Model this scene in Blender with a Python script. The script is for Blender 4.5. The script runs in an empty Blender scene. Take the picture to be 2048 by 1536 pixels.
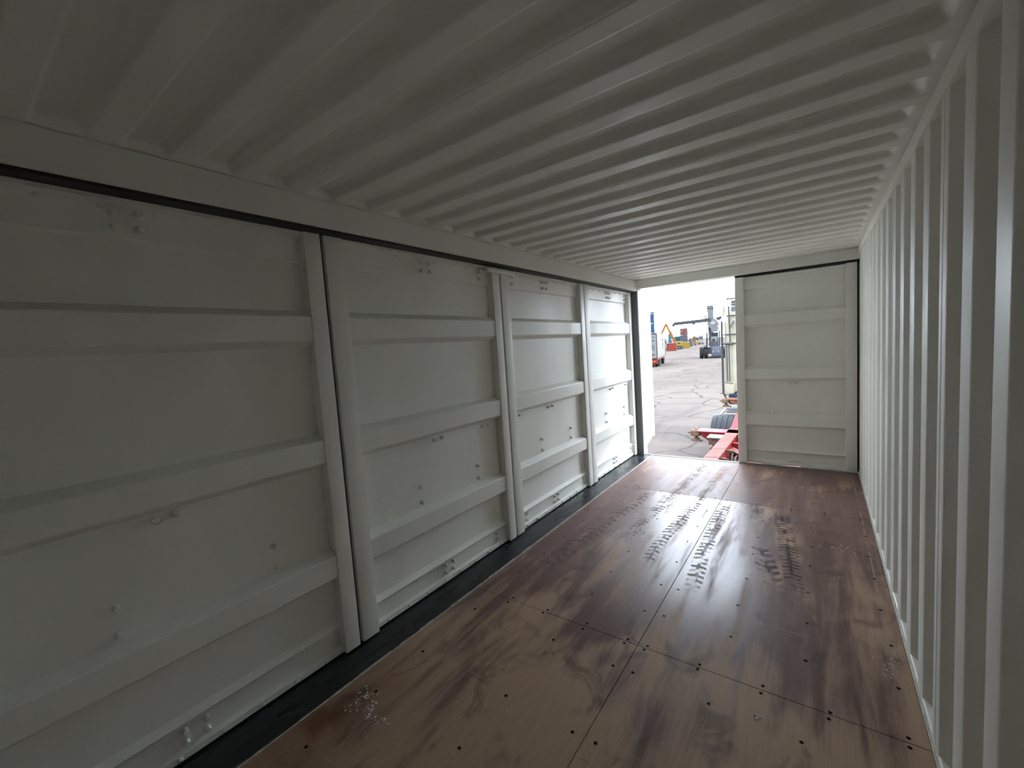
import bpy, bmesh, math, random
from mathutils import Vector, Matrix
random.seed(7)
S = bpy.context.scene
COL = S.collection
PI = math.pi

# ------------------------------------------------------------------ camera
cam_data = bpy.data.cameras.new('camera')
cam_data.sensor_fit = 'HORIZONTAL'
cam_data.sensor_width = 36.0
cam_data.lens = 849.24 / 2048 * 36.0
cam_data.clip_start = 0.02
cam_data.clip_end = 2000
cam = bpy.data.objects.new('camera', cam_data)
COL.objects.link(cam)
right = Vector((0.80952319, 0.58328404, -0.06672275))
fwd = Vector((-0.58705643, 0.80541173, -0.08171099))
up = Vector((0.00607857, 0.10531696, 0.99442013))
mw = Matrix.Identity(4)
for i in range(3):
    mw[i][0], mw[i][1], mw[i][2] = right[i], up[i], -fwd[i]
mw[0][3], mw[1][3], mw[2][3] = 1.9387, 0.0, 1.4995
cam.matrix_world = mw
S.camera = cam

# ------------------------------------------------------------------ sky, sun, exposure
world = bpy.data.worlds.new('hazy_sky')
S.world = world
world.use_nodes = True
wn = world.node_tree.nodes
wn['Background'].inputs['Color'].default_value = (0.85, 0.955, 1.09, 1)
wn['Background'].inputs['Strength'].default_value = 11.0
sun_data = bpy.data.lights.new('sun', 'SUN')
sun_data.energy = 4.5
sun_data.angle = math.radians(2.5)
sun_data.color = (1.0, 0.95, 0.86)
sun = bpy.data.objects.new('sun', sun_data)
COL.objects.link(sun)
sun.location = (30, 8, 40)
sun.rotation_euler = Vector((-0.72, 0.02, -0.69)).to_track_quat('-Z', 'Y').to_euler()
S.view_settings.view_transform = 'Standard'
S.view_settings.look = 'None'
S.view_settings.exposure = 0.22
S.view_settings.gamma = 1.0
S.view_settings.use_curve_mapping = False
S.cycles.max_bounces = 6
S.cycles.diffuse_bounces = 5
S.cycles.glossy_bounces = 3

# ------------------------------------------------------------------ key dimensions (metres)
W = 2.256          # inner face of the corrugated wall
X0 = -0.025        # inner face of the side door stiles
XF = 0.16          # left edge of the plywood floor
L = 5.449          # door end of the box
YB = -0.46         # closed end of the box, behind the camera
ZR = 2.259         # roof skin
ZH = 2.150         # underside of the door headers
GZ = -1.40         # yard surface

# ------------------------------------------------------------------ mesh builder
class MB:
    def __init__(self):
        self.v = []
        self.f = []
    def add(self, verts, faces):
        o = len(self.v)
        self.v += [tuple(p) for p in verts]
        self.f += [tuple(i + o for i in f) for f in faces]
        return self
    def box(self, x0, x1, y0, y1, z0, z1):
        return self.add([(x0, y0, z0), (x1, y0, z0), (x1, y1, z0), (x0, y1, z0),
                         (x0, y0, z1), (x1, y0, z1), (x1, y1, z1), (x0, y1, z1)],
                        [(0, 3, 2, 1), (4, 5, 6, 7), (0, 1, 5, 4), (1, 2, 6, 5), (2, 3, 7, 6), (3, 0, 4, 7)])
    def bbox(self, x0, x1, y0, y1, z0, z1, b=0.004, seg=1):
        bm = bmesh.new()
        r = bmesh.ops.create_cube(bm, size=1)
        for v in r['verts']:
            v.co = Vector(((x0 + x1) / 2 + v.co.x * (x1 - x0), (y0 + y1) / 2 + v.co.y * (y1 - y0), (z0 + z1) / 2 + v.co.z * (z1 - z0)))
        bmesh.ops.bevel(bm, geom=list(bm.edges), offset=b, segments=seg, affect='EDGES', profile=0.6)
        self.bm(bm)
        return self
    def bm(self, bm):
        bm.verts.index_update()
        self.add([v.co[:] for v in bm.verts], [[v.index for v in f.verts] for f in bm.faces])
        bm.free()
    def prism(self, poly, axis, a, b):
        # poly: list of 2-D points; axis 0: (y,z), 1: (x,z), 2: (x,y)
        n = len(poly)
        def mk(p, t):
            return (t, p[0], p[1]) if axis == 0 else ((p[0], t, p[1]) if axis == 1 else (p[0], p[1], t))
        vs = [mk(p, a) for p in poly] + [mk(p, b) for p in poly]
        fs = [tuple(range(n))[::-1], tuple(range(n, 2 * n))]
        fs += [(i, (i + 1) % n, n + (i + 1) % n, n + i) for i in range(n)]
        return self.add(vs, fs)
    def tube(self, p, q, r, seg=10, r2=None, caps=True):
        p, q = Vector(p), Vector(q)
        r2 = r if r2 is None else r2
        d = (q - p).normalized()
        a = d.orthogonal().normalized()
        b = d.cross(a)
        vs = []
        for c, rr in ((p, r), (q, r2)):
            for i in range(seg):
                t = 2 * PI * i / seg
                vs.append(c + (a * math.cos(t) + b * math.sin(t)) * rr)
        fs = [(i, (i + 1) % seg, seg + (i + 1) % seg, seg + i) for i in range(seg)]
        if caps:
            fs += [tuple(range(seg))[::-1], tuple(range(seg, 2 * seg))]
        return self.add(vs, fs)
    def path(self, pts, r, seg=8):
        for a, b in zip(pts[:-1], pts[1:]):
            self.tube(a, b, r, seg)
        return self
    def bar(self, p, q, w, h, upv=(0, 0, 1)):
        p, q = Vector(p), Vector(q)
        d = (q - p).normalized()
        s = d.cross(Vector(upv)).normalized() * (w / 2)
        u = s.cross(d).normalized() * (h / 2)
        vs = [c + sx * s + sz * u for c in (p, q) for sx, sz in ((-1, -1), (1, -1), (1, 1), (-1, 1))]
        return self.add(vs, [(0, 1, 2, 3), (7, 6, 5, 4), (0, 4, 5, 1), (1, 5, 6, 2), (2, 6, 7, 3), (3, 7, 4, 0)])
    def lathe(self, prof, centre, axis='y', seg=20):
        # prof: list of (radius, along)
        vs, fs = [], []
        cx, cy, cz = centre
        n = len(prof)
        for i in range(seg):
            t = 2 * PI * i / seg
            c, s = math.cos(t), math.sin(t)
            for r, h in prof:
                if axis == 'x':
                    vs.append((cx + h, cy + r * c, cz + r * s))
                elif axis == 'y':
                    vs.append((cx + r * c, cy + h, cz + r * s))
                else:
                    vs.append((cx + r * c, cy + r * s, cz + h))
        for i in range(seg):
            j = (i + 1) % seg
            for k in range(n - 1):
                fs.append((i * n + k, j * n + k, j * n + k + 1, i * n + k + 1))
        return self.add(vs, fs)
    def mesh(self, name, mat, smooth=False):
        me = bpy.data.meshes.new(name)
        me.from_pydata(self.v, [], self.f)
        me.update()
        bm = bmesh.new()
        bm.from_mesh(me)
        bmesh.ops.recalc_face_normals(bm, faces=bm.faces)
        bm.to_mesh(me)
        bm.free()
        me.materials.append(mat)
        if smooth:
            for p in me.polygons:
                p.use_smooth = True
            if smooth != 'full':
                try:
                    me.set_sharp_from_angle(angle=math.radians(smooth if smooth is not True else 35))
                except Exception:
                    pass
        return me
    def build(self, name, mat, parent=None, smooth=False, loc=None):
        o = bpy.data.objects.new(name, self.mesh(name, mat, smooth))
        COL.objects.link(o)
        if parent:
            o.parent = parent
        if loc:
            o.location = loc
        return o

def put(name, mesh, parent=None, loc=(0, 0, 0), rot=None, scale=None):
    o = bpy.data.objects.new(name, mesh)
    COL.objects.link(o)
    o.parent = parent
    o.location = loc
    if rot:
        o.rotation_euler = rot
    if scale:
        o.scale = scale
    return o

def empty(name, loc=(0, 0, 0), rz=0.0, label=None, cat=None, group=None, kind=None):
    o = bpy.data.objects.new(name, None)
    o.empty_display_size = 0.2
    COL.objects.link(o)
    o.location = loc
    o.rotation_euler = (0, 0, rz)
    return tag(o, label, cat, group, kind)

def tag(o, label=None, cat=None, group=None, kind=None):
    if label:
        o['label'] = label
    if cat:
        o['category'] = cat
    if group:
        o['group'] = group
    if kind:
        o['kind'] = kind
    return o

def copy_tree(o, parent=None):
    c = o.copy()
    COL.objects.link(c)
    c.parent = parent
    for ch in list(o.children):
        copy_tree(ch, c)
    return c

# ------------------------------------------------------------------ materials
class NT:
    """small helper for node expressions"""
    def __init__(self, name):
        self.m = bpy.data.materials.new(name)
        self.m.use_nodes = True
        self.t = self.m.node_tree
        self.b = self.t.nodes['Principled BSDF']
        self._pos = None
    def new(self, kind, **kw):
        n = self.t.nodes.new(kind)
        for k, v in kw.items():
            setattr(n, k, v)
        return n
    def link(self, a, b):
        if hasattr(a, 'is_output'):
            self.t.links.new(a, b)
        else:
            b.default_value = a
    def math(self, op, a, b=0.0, c=None, clamp=False):
        n = self.new('ShaderNodeMath', operation=op, use_clamp=clamp)
        self.link(a, n.inputs[0])
        self.link(b, n.inputs[1])
        if c is not None:
            self.link(c, n.inputs[2])
        return n.outputs[0]
    def xyz(self, world=True):
        if self._pos is None:
            n = self.new('ShaderNodeNewGeometry') if world else self.new('ShaderNodeTexCoord')
            s = self.new('ShaderNodeSeparateXYZ')
            self.vec = n.outputs['Position' if world else 'Object']
            self.t.links.new(self.vec, s.inputs[0])
            self._pos = s.outputs
        return self._pos
    def scaled(self, sx, sy, sz, world=True):
        self.xyz(world)
        n = self.new('ShaderNodeMapping')
        n.inputs['Scale'].default_value = (sx, sy, sz)
        self.t.links.new(self.vec, n.inputs['Vector'])
        return n.outputs[0]
    def noise(self, vec, scale=1.0, detail=3.0, rough=0.55, dist=0.0):
        n = self.new('ShaderNodeTexNoise')
        n.inputs['Scale'].default_value = scale
        n.inputs['Detail'].default_value = detail
        n.inputs['Roughness'].default_value = rough
        n.inputs['Distortion'].default_value = dist
        self.t.links.new(vec, n.inputs['Vector'])
        return n.outputs[0]
    def ramp(self, x, a, b, lo=0.0, hi=1.0):
        n = self.new('ShaderNodeMapRange', interpolation_type='SMOOTHSTEP')
        self.link(x, n.inputs[0])
        for i, val in ((1, a), (2, b), (3, lo), (4, hi)):
            self.link(val, n.inputs[i])
        return n.outputs[0]
    def mix(self, f, a, b):
        n = self.new('ShaderNodeMix', data_type='RGBA')
        self.link(f, n.inputs[0])
        for val, i in ((a, 6), (b, 7)):
            if hasattr(val, 'is_output'):
                self.t.links.new(val, n.inputs[i])
            else:
                n.inputs[i].default_value = (*val, 1)
        return n.outputs[2]
    def base(self, c):
        if hasattr(c, 'is_output'):
            self.t.links.new(c, self.b.inputs['Base Color'])
        else:
            self.b.inputs['Base Color'].default_value = (*c, 1)
    def rough(self, r):
        self.link(r, self.b.inputs['Roughness'])
    def bump(self, h, strength=0.2, dist=0.01):
        n = self.new('ShaderNodeBump')
        n.inputs['Strength'].default_value = strength
        n.inputs['Distance'].default_value = dist
        self.t.links.new(h, n.inputs['Height'])
        self.t.links.new(n.outputs[0], self.b.inputs['Normal'])

def plain(name, col, rough=0.5, metal=0.0, var=0.0, scale=6.0, spec=0.5):
    n = NT(name)
    n.b.inputs['Metallic'].default_value = metal
    n.b.inputs['Specular IOR Level'].default_value = spec
    n.rough(rough)
    if var:
        f = n.noise(n.scaled(1, 1, 1, False), scale, 4)
        n.base(n.mix(n.ramp(f, 0.3, 0.7), tuple(c * (1 - var) for c in col), tuple(min(1, c * (1 + var)) for c in col)))
    else:
        n.base(col)
    return n.m

def paint_material(name, col, streak=0.0, r0=0.38, r1=0.56):
    n = NT(name)
    v = n.scaled(1, 1, 0.45)
    a = n.noise(v, 3.0, 2, 0.6, 0.0)
    n.base(n.mix(n.ramp(a, 0.35, 0.7), tuple(c * 0.95 for c in col), col))
    n.rough(n.ramp(a, 0.35, 0.68, r0, r1))
    n.b.inputs['Specular IOR Level'].default_value = 0.3
    return n.m

PAINT = paint_material('interior_paint', (0.79, 0.79, 0.73))
PAINT_ROOF = paint_material('roof_paint', (0.775, 0.772, 0.715), r0=0.36, r1=0.55)
POST_SHADE = plain('post_shade_grey', (0.10, 0.105, 0.11), 0.5)  # shade on the grey corner post, put into a darker colour
RUBBER = plain('black_rubber', (0.012, 0.013, 0.014), 0.55)
SEALANT = plain('pale_sealant', (0.42, 0.41, 0.36), 0.6, var=0.25, scale=30)
STEEL_EDGE = plain('bare_steel_edge', (0.16, 0.17, 0.165), 0.6, spec=0.2, var=0.12, scale=12)

def sill_material():
    n = NT('black_sill_paint')
    f = n.ramp(n.noise(n.scaled(9, 2, 9), 1.5, 5, 0.65), 0.52, 0.78)
    n.base(n.mix(f, (0.012, 0.014, 0.016), (0.045, 0.048, 0.05)))
    n.rough(n.ramp(n.noise(n.scaled(5, 1.2, 5), 2, 4), 0.35, 0.7, 0.24, 0.45))
    return n.m
SILL = sill_material()

def floor_material():
    n = NT('varnished_plywood')
    x, y, z = n.xyz()
    vec = n.vec
    big = n.noise(n.scaled(1.0, 0.55, 1), 2.1, 3, 0.55, 0.5)
    streak = n.noise(n.scaled(7.0, 0.8, 1), 1.6, 4, 0.62, 0.3)
    grain = n.noise(n.scaled(60, 3.0, 1), 2.0, 2, 0.6)
    blot = n.noise(n.scaled(1.6, 1.1, 1), 3.1, 4, 0.6, 0.9)
    # worn, tan patches are commoner near the closed end
    near = n.ramp(y, 1.0, 2.6, 0.16, -0.05)
    near = n.math('MULTIPLY_ADD', n.math('MULTIPLY', n.ramp(x, 1.72, 2.0), n.ramp(y, 3.9, 2.9)), 0.08, near)
    worn = n.math('ADD', n.math('MULTIPLY', big, 0.55), n.math('ADD', n.math('MULTIPLY', streak, 0.45), near))
    wornm = n.ramp(worn, 0.47, 0.63)
    dark = n.ramp(blot, 0.53, 0.70)
    maroon = n.mix(n.ramp(streak, 0.3, 0.7), (0.165, 0.102, 0.090), (0.235, 0.148, 0.130))
    tan = n.mix(n.ramp(grain, 0.3, 0.7), (0.40, 0.272, 0.186), (0.48, 0.335, 0.238))
    col = n.mix(wornm, maroon, tan)
    col = n.mix(n.math('MULTIPLY', dark, 0.62), col, (0.105, 0.066, 0.058))
    col = n.mix(n.math('MULTIPLY', n.ramp(grain, 0.45, 0.8), 0.18), col, (0.05, 0.03, 0.024))
    # orange-brown water stain along the sill at the closed end
    stain = n.math('MULTIPLY', n.ramp(x, 0.62, 0.22), n.ramp(y, 1.5, 0.9))
    col = n.mix(n.math('MULTIPLY', stain, n.ramp(big, 0.40, 0.60, 0.25, 0.9)), col, (0.12, 0.045, 0.018))
    # ---- tyre tracks: centre x at y = 3.4, lean, half width, y range, strength
    wob = n.math('MULTIPLY', n.math('SUBTRACT', big, 0.5), 0.09)
    wearn = n.noise(n.scaled(11, 7, 1), 1.3, 2)
    wear = n.ramp(wearn, 0.36, 0.56)
    def track(cx, lean, hw, ya, yb, chev, pitch, seed):
        c = n.math('MULTIPLY_ADD', n.math('SUBTRACT', y, 3.4), lean, cx)
        d = n.math('SUBTRACT', n.math('SUBTRACT', x, c), wob)
        u = n.math('DIVIDE', n.math('ABSOLUTE', d), hw)
        band = n.ramp(u, 1.0, 0.82)
        ph = n.math('ADD', n.math('MULTIPLY', y, 2 * PI / pitch), n.math('MULTIPLY', u, chev))
        lug = n.ramp(n.math('SINE', ph), -0.35, 0.25)
        rib = n.ramp(u, 0.12, 0.22, 1.0, 0.0)
        pat = n.math('MAXIMUM', lug, rib)
        rng = n.math('MULTIPLY', n.ramp(y, ya, ya + 0.25), n.ramp(y, yb, yb - 0.12))
        return n.math('MULTIPLY', n.math('MULTIPLY', band, pat), n.math('MULTIPLY', rng, wear))
    def msum(ts):
        r = ts[0]
        for t in ts[1:]:
            r = n.math('MAXIMUM', r, t)
        return r
    strong = msum([track(1.555, -0.11, 0.056, 3.74, 4.14, 2.0, 0.044, 1), track(1.74, -0.13, 0.062, 2.70, 4.02, 2.6, 0.046, 2),
                   track(1.575, -0.22, 0.060, 2.72, 3.36, -3.4, 0.075, 3)])
    faint = msum([track(0.74, 0.06, 0.055, 2.9, 5.3, 2.0, 0.055, 5), track(1.0, 0.04, 0.05, 2.6, 5.3, 2.2, 0.058, 6),
                  track(1.27, -0.05, 0.05, 2.45, 4.12, 2.0, 0.06, 8), track(0.50, 0.10, 0.07, 2.2, 4.1, 3.0, 0.08, 10)])
    col = n.mix(n.math('MULTIPLY', strong, 0.85), col, (0.030, 0.012, 0.012))
    col = n.mix(n.math('MULTIPLY', faint, 0.35), col, (0.075, 0.055, 0.045))
    # scuffed pale streaks by the sill, chalk lines along the screw rows
    pale = n.math('MULTIPLY', n.ramp(streak, 0.64, 0.70), n.ramp(x, 1.0, 0.75))
    pale = n.math('MULTIPLY', pale, n.ramp(y, 1.9, 2.3))
    col = n.mix(n.math('MULTIPLY', pale, 0.6), col, (0.33, 0.20, 0.14))
    lines = None
    breaks = n.ramp(blot, 0.40, 0.56)
    for axis, val, hw in ((x, 1.146, 0.0016), (x, 1.243, 0.0016), (x, 2.196, 0.004), (x, 0.175, 0.002), (y, 1.355, 0.0016), (y, 1.081, 0.0016), (y, 0.738, 0.0018),
                          (y, 2.39, 0.0016), (x, 1.567, 0.0012)):
        t = n.ramp(n.math('ABSOLUTE', n.math('SUBTRACT', axis, val)), hw, hw * 1.8, 1.0, 0.0)
        lines = t if lines is None else n.math('MAXIMUM', lines, t)
    lines = n.math('MULTIPLY', lines, breaks)
    col = n.mix(n.math('MULTIPLY', lines, 0.55), col, (0.36, 0.29, 0.23))
    n.base(col)
    # ---- gloss: glossy varnish, wet film on the middle boards, dull on worn wood and tread marks
    wet = n.math('MULTIPLY', n.ramp(y, 1.95, 2.9), n.ramp(y, 4.145, 4.125))
    wet = n.math('MULTIPLY', wet, n.math('MULTIPLY', n.ramp(x, 0.40, 0.80), n.ramp(x, 1.78, 1.50)))
    wet = n.math('MULTIPLY', wet, n.ramp(streak, 0.72, 0.50))
    r = n.ramp(streak, 0.25, 0.75, 0.38, 0.50)
    r = n.math('MULTIPLY_ADD', wornm, 0.12, r)
    r = n.math('MULTIPLY_ADD', wet, -0.13, r)
    r = n.math('MULTIPLY_ADD', n.math('MAXIMUM', strong, faint), 0.22, r)
    r = n.math('MAXIMUM', r, 0.17)
    n.rough(r)
    marks = n.math('SUBTRACT', 1.0, n.math('MAXIMUM', strong, faint))
    n.link(n.math('MULTIPLY_ADD', n.math('MULTIPLY', wet, marks), 0.22, 0.10), n.b.inputs['Specular IOR Level'])
    return n.m
PLY = floor_material()
SCREW = plain('dark_screw_hole', (0.008, 0.006, 0.005), 0.8, spec=0.05)

def yard_material():
    n = NT('cracked_yard_concrete')
    x, y, z = n.xyz()
    a = n.noise(n.scaled(0.16, 0.16, 1), 1.0, 6, 0.6)
    b = n.noise(n.scaled(0.9, 0.25, 1), 1.0, 5, 0.6, 0.4)
    col = n.mix(n.ramp(a, 0.35, 0.65), (0.060, 0.051, 0.0465), (0.074, 0.064, 0.058))
    col = n.mix(n.math('MULTIPLY', n.ramp(b, 0.5, 0.72), 0.5), col, (0.044, 0.040, 0.039))
    vo = n.new('ShaderNodeTexVoronoi', feature='DISTANCE_TO_EDGE')
    vo.inputs['Scale'].default_value = 0.42
    warp = n.new('ShaderNodeVectorMath', operation='ADD')
    nz = n.new('ShaderNodeTexNoise')
    nz.inputs['Scale'].default_value = 0.8
    n.t.links.new(n.vec, nz.inputs['Vector'])
    n.t.links.new(n.vec, warp.inputs[0])
    n.t.links.new(nz.outputs['Color'], warp.inputs[1])
    n.t.links.new(warp.outputs[0], vo.inputs['Vector'])
    crack = n.ramp(vo.outputs['Distance'], 0.008, 0.03, 1.0, 0.0)
    col = n.mix(n.math('MULTIPLY', crack, n.ramp(a, 0.3, 0.6, 0.25, 0.7)), col, (0.028, 0.026, 0.026))
    n.base(col)
    n.rough(1.0)
    n.b.inputs['Specular IOR Level'].default_value = 0.0
    return n.m
YARD = yard_material()

TRAILER_RED = plain('trailer_red_paint', (0.0803, 0.0045, 0.0058), 0.45, var=0.18, scale=5, spec=0.12)
TRAILER_WORN = plain('worn_pink_red_paint', (0.0751, 0.0207, 0.0155), 0.6, var=0.35, scale=7, spec=0.12)
TRAILER_ORANGE = plain('faded_orange_paint', (0.0751, 0.0285, 0.0155), 0.6, var=0.25, scale=6, spec=0.12)
RUST = plain('rusty_steel', (0.0713, 0.0421, 0.0259), 0.75, var=0.4, scale=25, spec=0.12)
FENDER = plain('dark_plastic', (0.0106, 0.0124, 0.0150), 0.5, spec=0.12)
TYRE = plain('tyre_rubber', (0.0065, 0.0065, 0.0069), 0.8, spec=0.12)
CREAM = plain('cream_cab_paint', (0.1573, 0.1445, 0.1105), 0.45, var=0.06, scale=3, spec=0.12)
DARK_STEEL = plain('dark_steel', (0.0226, 0.0211, 0.0194), 0.55, spec=0.12)
MID_STEEL = plain('grey_steel', (0.0363, 0.0350, 0.0324), 0.5, spec=0.12)
NAVY = plain('navy_paint', (0.0097, 0.0162, 0.0356), 0.4, spec=0.12)
DECK = plain('chequer_alloy', (0.0803, 0.0829, 0.0855), 0.4, metal=0.3, spec=0.12)
GLASS = plain('dark_glass', (0.0216, 0.0260, 0.0281), 0.15, spec=0.12)
WHITE = plain('white_paint', (0.088, 0.083, 0.064), 0.5, var=0.05, scale=2, spec=0.12)
PALE_GREY = plain('pale_grey_paint', (0.0713, 0.0726, 0.0726), 0.5, var=0.06, scale=2, spec=0.12)
STACK_GREY = plain('machine_grey_paint', (0.0388, 0.0402, 0.0428), 0.5, var=0.1, scale=1.5, spec=0.12)
STACK_LIGHT = plain('machine_pale_paint', (0.050, 0.051, 0.053), 0.5, var=0.06, scale=1.5, spec=0.12)
STACK_DARK = plain('machine_dark_paint', (0.0169, 0.0169, 0.0181), 0.55, spec=0.12)
STACK_BLUE = plain('machine_blue_grey', (0.0337, 0.0402, 0.0544), 0.45, var=0.1, scale=2, spec=0.12)
ORANGE = plain('crane_orange_paint', (0.0933, 0.0337, 0.0039), 0.5, spec=0.12)
YELLOW = plain('yellow_paint', (0.0985, 0.0622, 0.0078), 0.5, var=0.06, scale=1, spec=0.12)
RED_BOX = plain('red_box_paint', (0.0803, 0.0091, 0.0065), 0.5, var=0.06, scale=1, spec=0.12)
BLUE_C = plain('blue_container_paint', (0.0058, 0.0194, 0.0493), 0.5, var=0.1, scale=0.6, spec=0.12)
SKY_BLUE = plain('light_blue_container_paint', (0.0260, 0.0583, 0.0803), 0.5, spec=0.12)
TEAL = plain('teal_container_paint', (0.0078, 0.0466, 0.0583), 0.5, spec=0.12)
MAROON = plain('maroon_container_paint', (0.0466, 0.0130, 0.0103), 0.55, var=0.1, scale=0.7, spec=0.12)
SLATE = plain('slate_container_paint', (0.0260, 0.0272, 0.0350), 0.55, spec=0.12)
LAMP_RED = plain('red_lamp_lens', (0.0972, 0.0039, 0.0026), 0.25, spec=0.12)
LAMP_AMBER = plain('amber_lamp_lens', (0.1102, 0.0544, 0.0078), 0.25, spec=0.12)
BLACK_PRINT = plain('black_print', (0.0081, 0.0081, 0.0081), 0.6, spec=0.12)
PRINT_WHITE = plain('white_print', (0.1036, 0.1036, 0.1011), 0.6, spec=0.12)

CRUMB = plain('white_crumb', (0.75, 0.75, 0.72), 0.6)

# ================================================================== THE BOX: floor
floor = empty('floor', (0, 0, 0), label='maroon varnished plywood floor with tyre marks inside the container', cat='floor', kind='structure')
mb = MB().box(0.10, W + 0.03, YB, L + 0.02, -0.16, -0.03)
mb.build('subfloor', DARK_STEEL, floor)
xs = [(XF, 1.1989), (1.2011, W - 0.006)]
ys = [(YB + 0.01, 1.9189), (1.9211, 4.1389), (4.1411, L - 0.01)]
def screw_mesh():
    m = MB()
    m.lathe([(0.0, 0.0008), (0.0058, 0.0008), (0.0074, 0.0003), (0.0077, -0.001)], (0, 0, 0), 'z', 10)
    return m.mesh('screw', SCREW, True)
SCREW_ME = screw_mesh()
pairs = {}
for xi, (xa, xb) in enumerate(xs):
    for yi, (ya, yb) in enumerate(ys):
        m = MB().bbox(xa, xb, ya, yb, -0.03, 0.0, 0.0011, 1)
        pairs[xi, yi] = m.build('plywood_board', PLY, floor)
cols = [[0.30, 0.82, 1.145], [1.243, 1.567, 1.880, 2.196]]
rows = [0.10, 0.41, 0.72, 1.04, 1.33, 1.735, 2.205, 2.505, 2.82, 3.165, 3.46, 3.80, 4.36, 4.66, 4.96, 5.24]
def put_screw(x, y):
    xi = 0 if x < 1.2 else 1
    yi = 0 if y < 1.92 else (1 if y < 4.14 else 2)
    put('screw', SCREW_ME, pairs[xi, yi], (x + random.uniform(-.006, .006), y + random.uniform(-.008, .008), 0.0))
for y in rows:
    for c in cols[0] + cols[1]:
        put_screw(c, y)
for ysm in (1.92, 4.14):
    for c in (0.432, 0.662, 0.915, 1.146, 1.246, 1.485, 1.735, 1.963, 2.197):
        put_screw(c, ysm + 0.020)
        put_screw(c - 0.004, ysm - 0.020)

# ================================================================== THE BOX: ceiling
ceiling = empty('ceiling', (0, 0, ZR), label='grey painted corrugated steel roof of the container', cat='ceiling', kind='structure')
PITCH = 0.209
RX0, RX1 = 0.060, 2.222
def sstep(a, b, t):
    t = max(0.0, min(1.0, (t - a) / (b - a)))
    return t * t * (3 - 2 * t)
def roof_h(x, y):
    u = (y - 0.252) % PITCH            # near edge of a groove at u = 0
    g = sstep(0.0, 0.015, u) * (1 - sstep(0.096, 0.132, u))
    e = sstep(RX0 - 0.002, RX0 + 0.026, x) * (1 - sstep(RX1 - 0.040, RX1 + 0.002, x))
    return 0.030 * g * e
rx = [0.0, 0.05] + [RX0 - 0.004 + 0.034 * i / 8 for i in range(9)] + [0.2, 0.6, 1.1, 1.6, 2.1] + [RX1 - 0.049 + 0.055 * i / 8 for i in range(9)] + [2.25, 2.31]
seams = [1.022 + 1.045 * k for k in range(-1, 5)]
edges = [YB - 0.02] + [s for s in seams if s > YB + 0.1 and s < 5.2] + [L + 0.06]
for a, b in zip(edges[:-1], edges[1:]):
    ya, yb = a + 0.0012, b - 0.0012
    n = max(8, int((yb - ya) / 0.0065))
    yy = [ya + (yb - ya) * i / n for i in range(n + 1)]
    vs = [(x, y, roof_h(x, y)) for y in yy for x in rx]
    k = len(rx)
    fs = [(j * k + i, j * k + i + 1, (j + 1) * k + i + 1, (j + 1) * k + i) for j in range(n) for i in range(k - 1)]
    o2 = len(vs)
    vs += [(x, y, roof_h(x, y) + 0.003) for y in yy for x in rx]
    fs += [(o2 + j * k + i, o2 + (j + 1) * k + i, o2 + (j + 1) * k + i + 1, o2 + j * k + i + 1) for j in range(n) for i in range(k - 1)]
    me = bpy.data.meshes.new('roof_sheet')
    me.from_pydata(vs, [], fs)
    me.materials.append(PAINT_ROOF)
    for p in me.polygons:
        p.use_smooth = True
    put('roof_sheet', me, ceiling)
    if b < 5.2:
        MB().tube((0.06, b, 0.0015), (2.24, b, 0.0015), 0.0035, 6).build('weld_bead', PAINT_ROOF, ceiling, True)
# an opaque lid over the sheets, so no daylight leaks through the seams
MB().box(-0.12, 2.40, YB - 0.12, L + 0.14, 0.05, 0.055).build('roof_skin', PAINT_ROOF, ceiling)

# ================================================================== THE BOX: right wall
wall_r = empty('wall_right', (W, 0, 0), label='pale grey corrugated steel side wall on the right', cat='wall', kind='structure')
WP = 0.278
def wall_profile(y0, y1, ybase, flat_in, slope, depth):
    """points (y, x offset outward) of a trapezoid corrugation; inner flat ends at ybase + k*WP"""
    out_w = WP - flat_in - 2 * slope
    pts = []
    k = math.floor((y0 - ybase) / WP) - 1
    while True:
        e = ybase + k * WP
        for yy, xx in ((e - flat_in, 0.0), (e, 0.0), (e + slope, depth), (e + slope + out_w, depth)):
            pts.append((yy, xx))
        if e > y1:
            break
        k += 1
    res = []
    def interp(y):
        for (ya, xa), (yb, xb) in zip(pts[:-1], pts[1:]):
            if ya <= y <= yb:
                return xa + (xb - xa) * (y - ya) / (yb - ya)
        return 0.0
    res.append((y0, interp(y0)))
    res += [p for p in pts if y0 + 1e-4 < p[0] < y1 - 1e-4]
    res.append((y1, interp(y1)))
    return res
def corrugated(prof, z0, z1, th=0.004, fillet=True):
    # round the folds a little so that they catch light
    p2 = []
    for i, p in enumerate(prof):
        if fillet and 0 < i < len(prof) - 1:
            a, b = Vector(prof[i - 1]), Vector(prof[i + 1])
            c = Vector(p)
            d = 0.006
            q1 = c + (a - c).normalized() * d
            q2 = c + (b - c).normalized() * d
            m = (q1 + q2) / 2 * 0.5 + c * 0.5
            p2 += [tuple(q1), tuple(m), tuple(q2)]
        else:
            p2.append(tuple(p))
    m = MB()
    n = len(p2)
    vs = [(x, y, z) for z in (z0, z1) for (y, x) in p2] + [(x + th, y, z) for z in (z0, z1) for (y, x) in p2]
    fs = [(i, i + 1, n + i + 1, n + i) for i in range(n - 1)] + [(2 * n + i, 3 * n + i, 3 * n + i + 1, 2 * n + i + 1) for i in range(n - 1)]
    m.add(vs, fs)
    return m
FLAT = 0.100
bounds = [YB - 0.01] + [1.922 + 1.112 * k for k in range(-2, 4)] + [L + 0.05]
bounds = [b for i, b in enumerate(bounds) if i == 0 or b > YB + 0.2]
bounds = [b for b in bounds if b < L - 0.2] + [L + 0.05]
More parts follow.
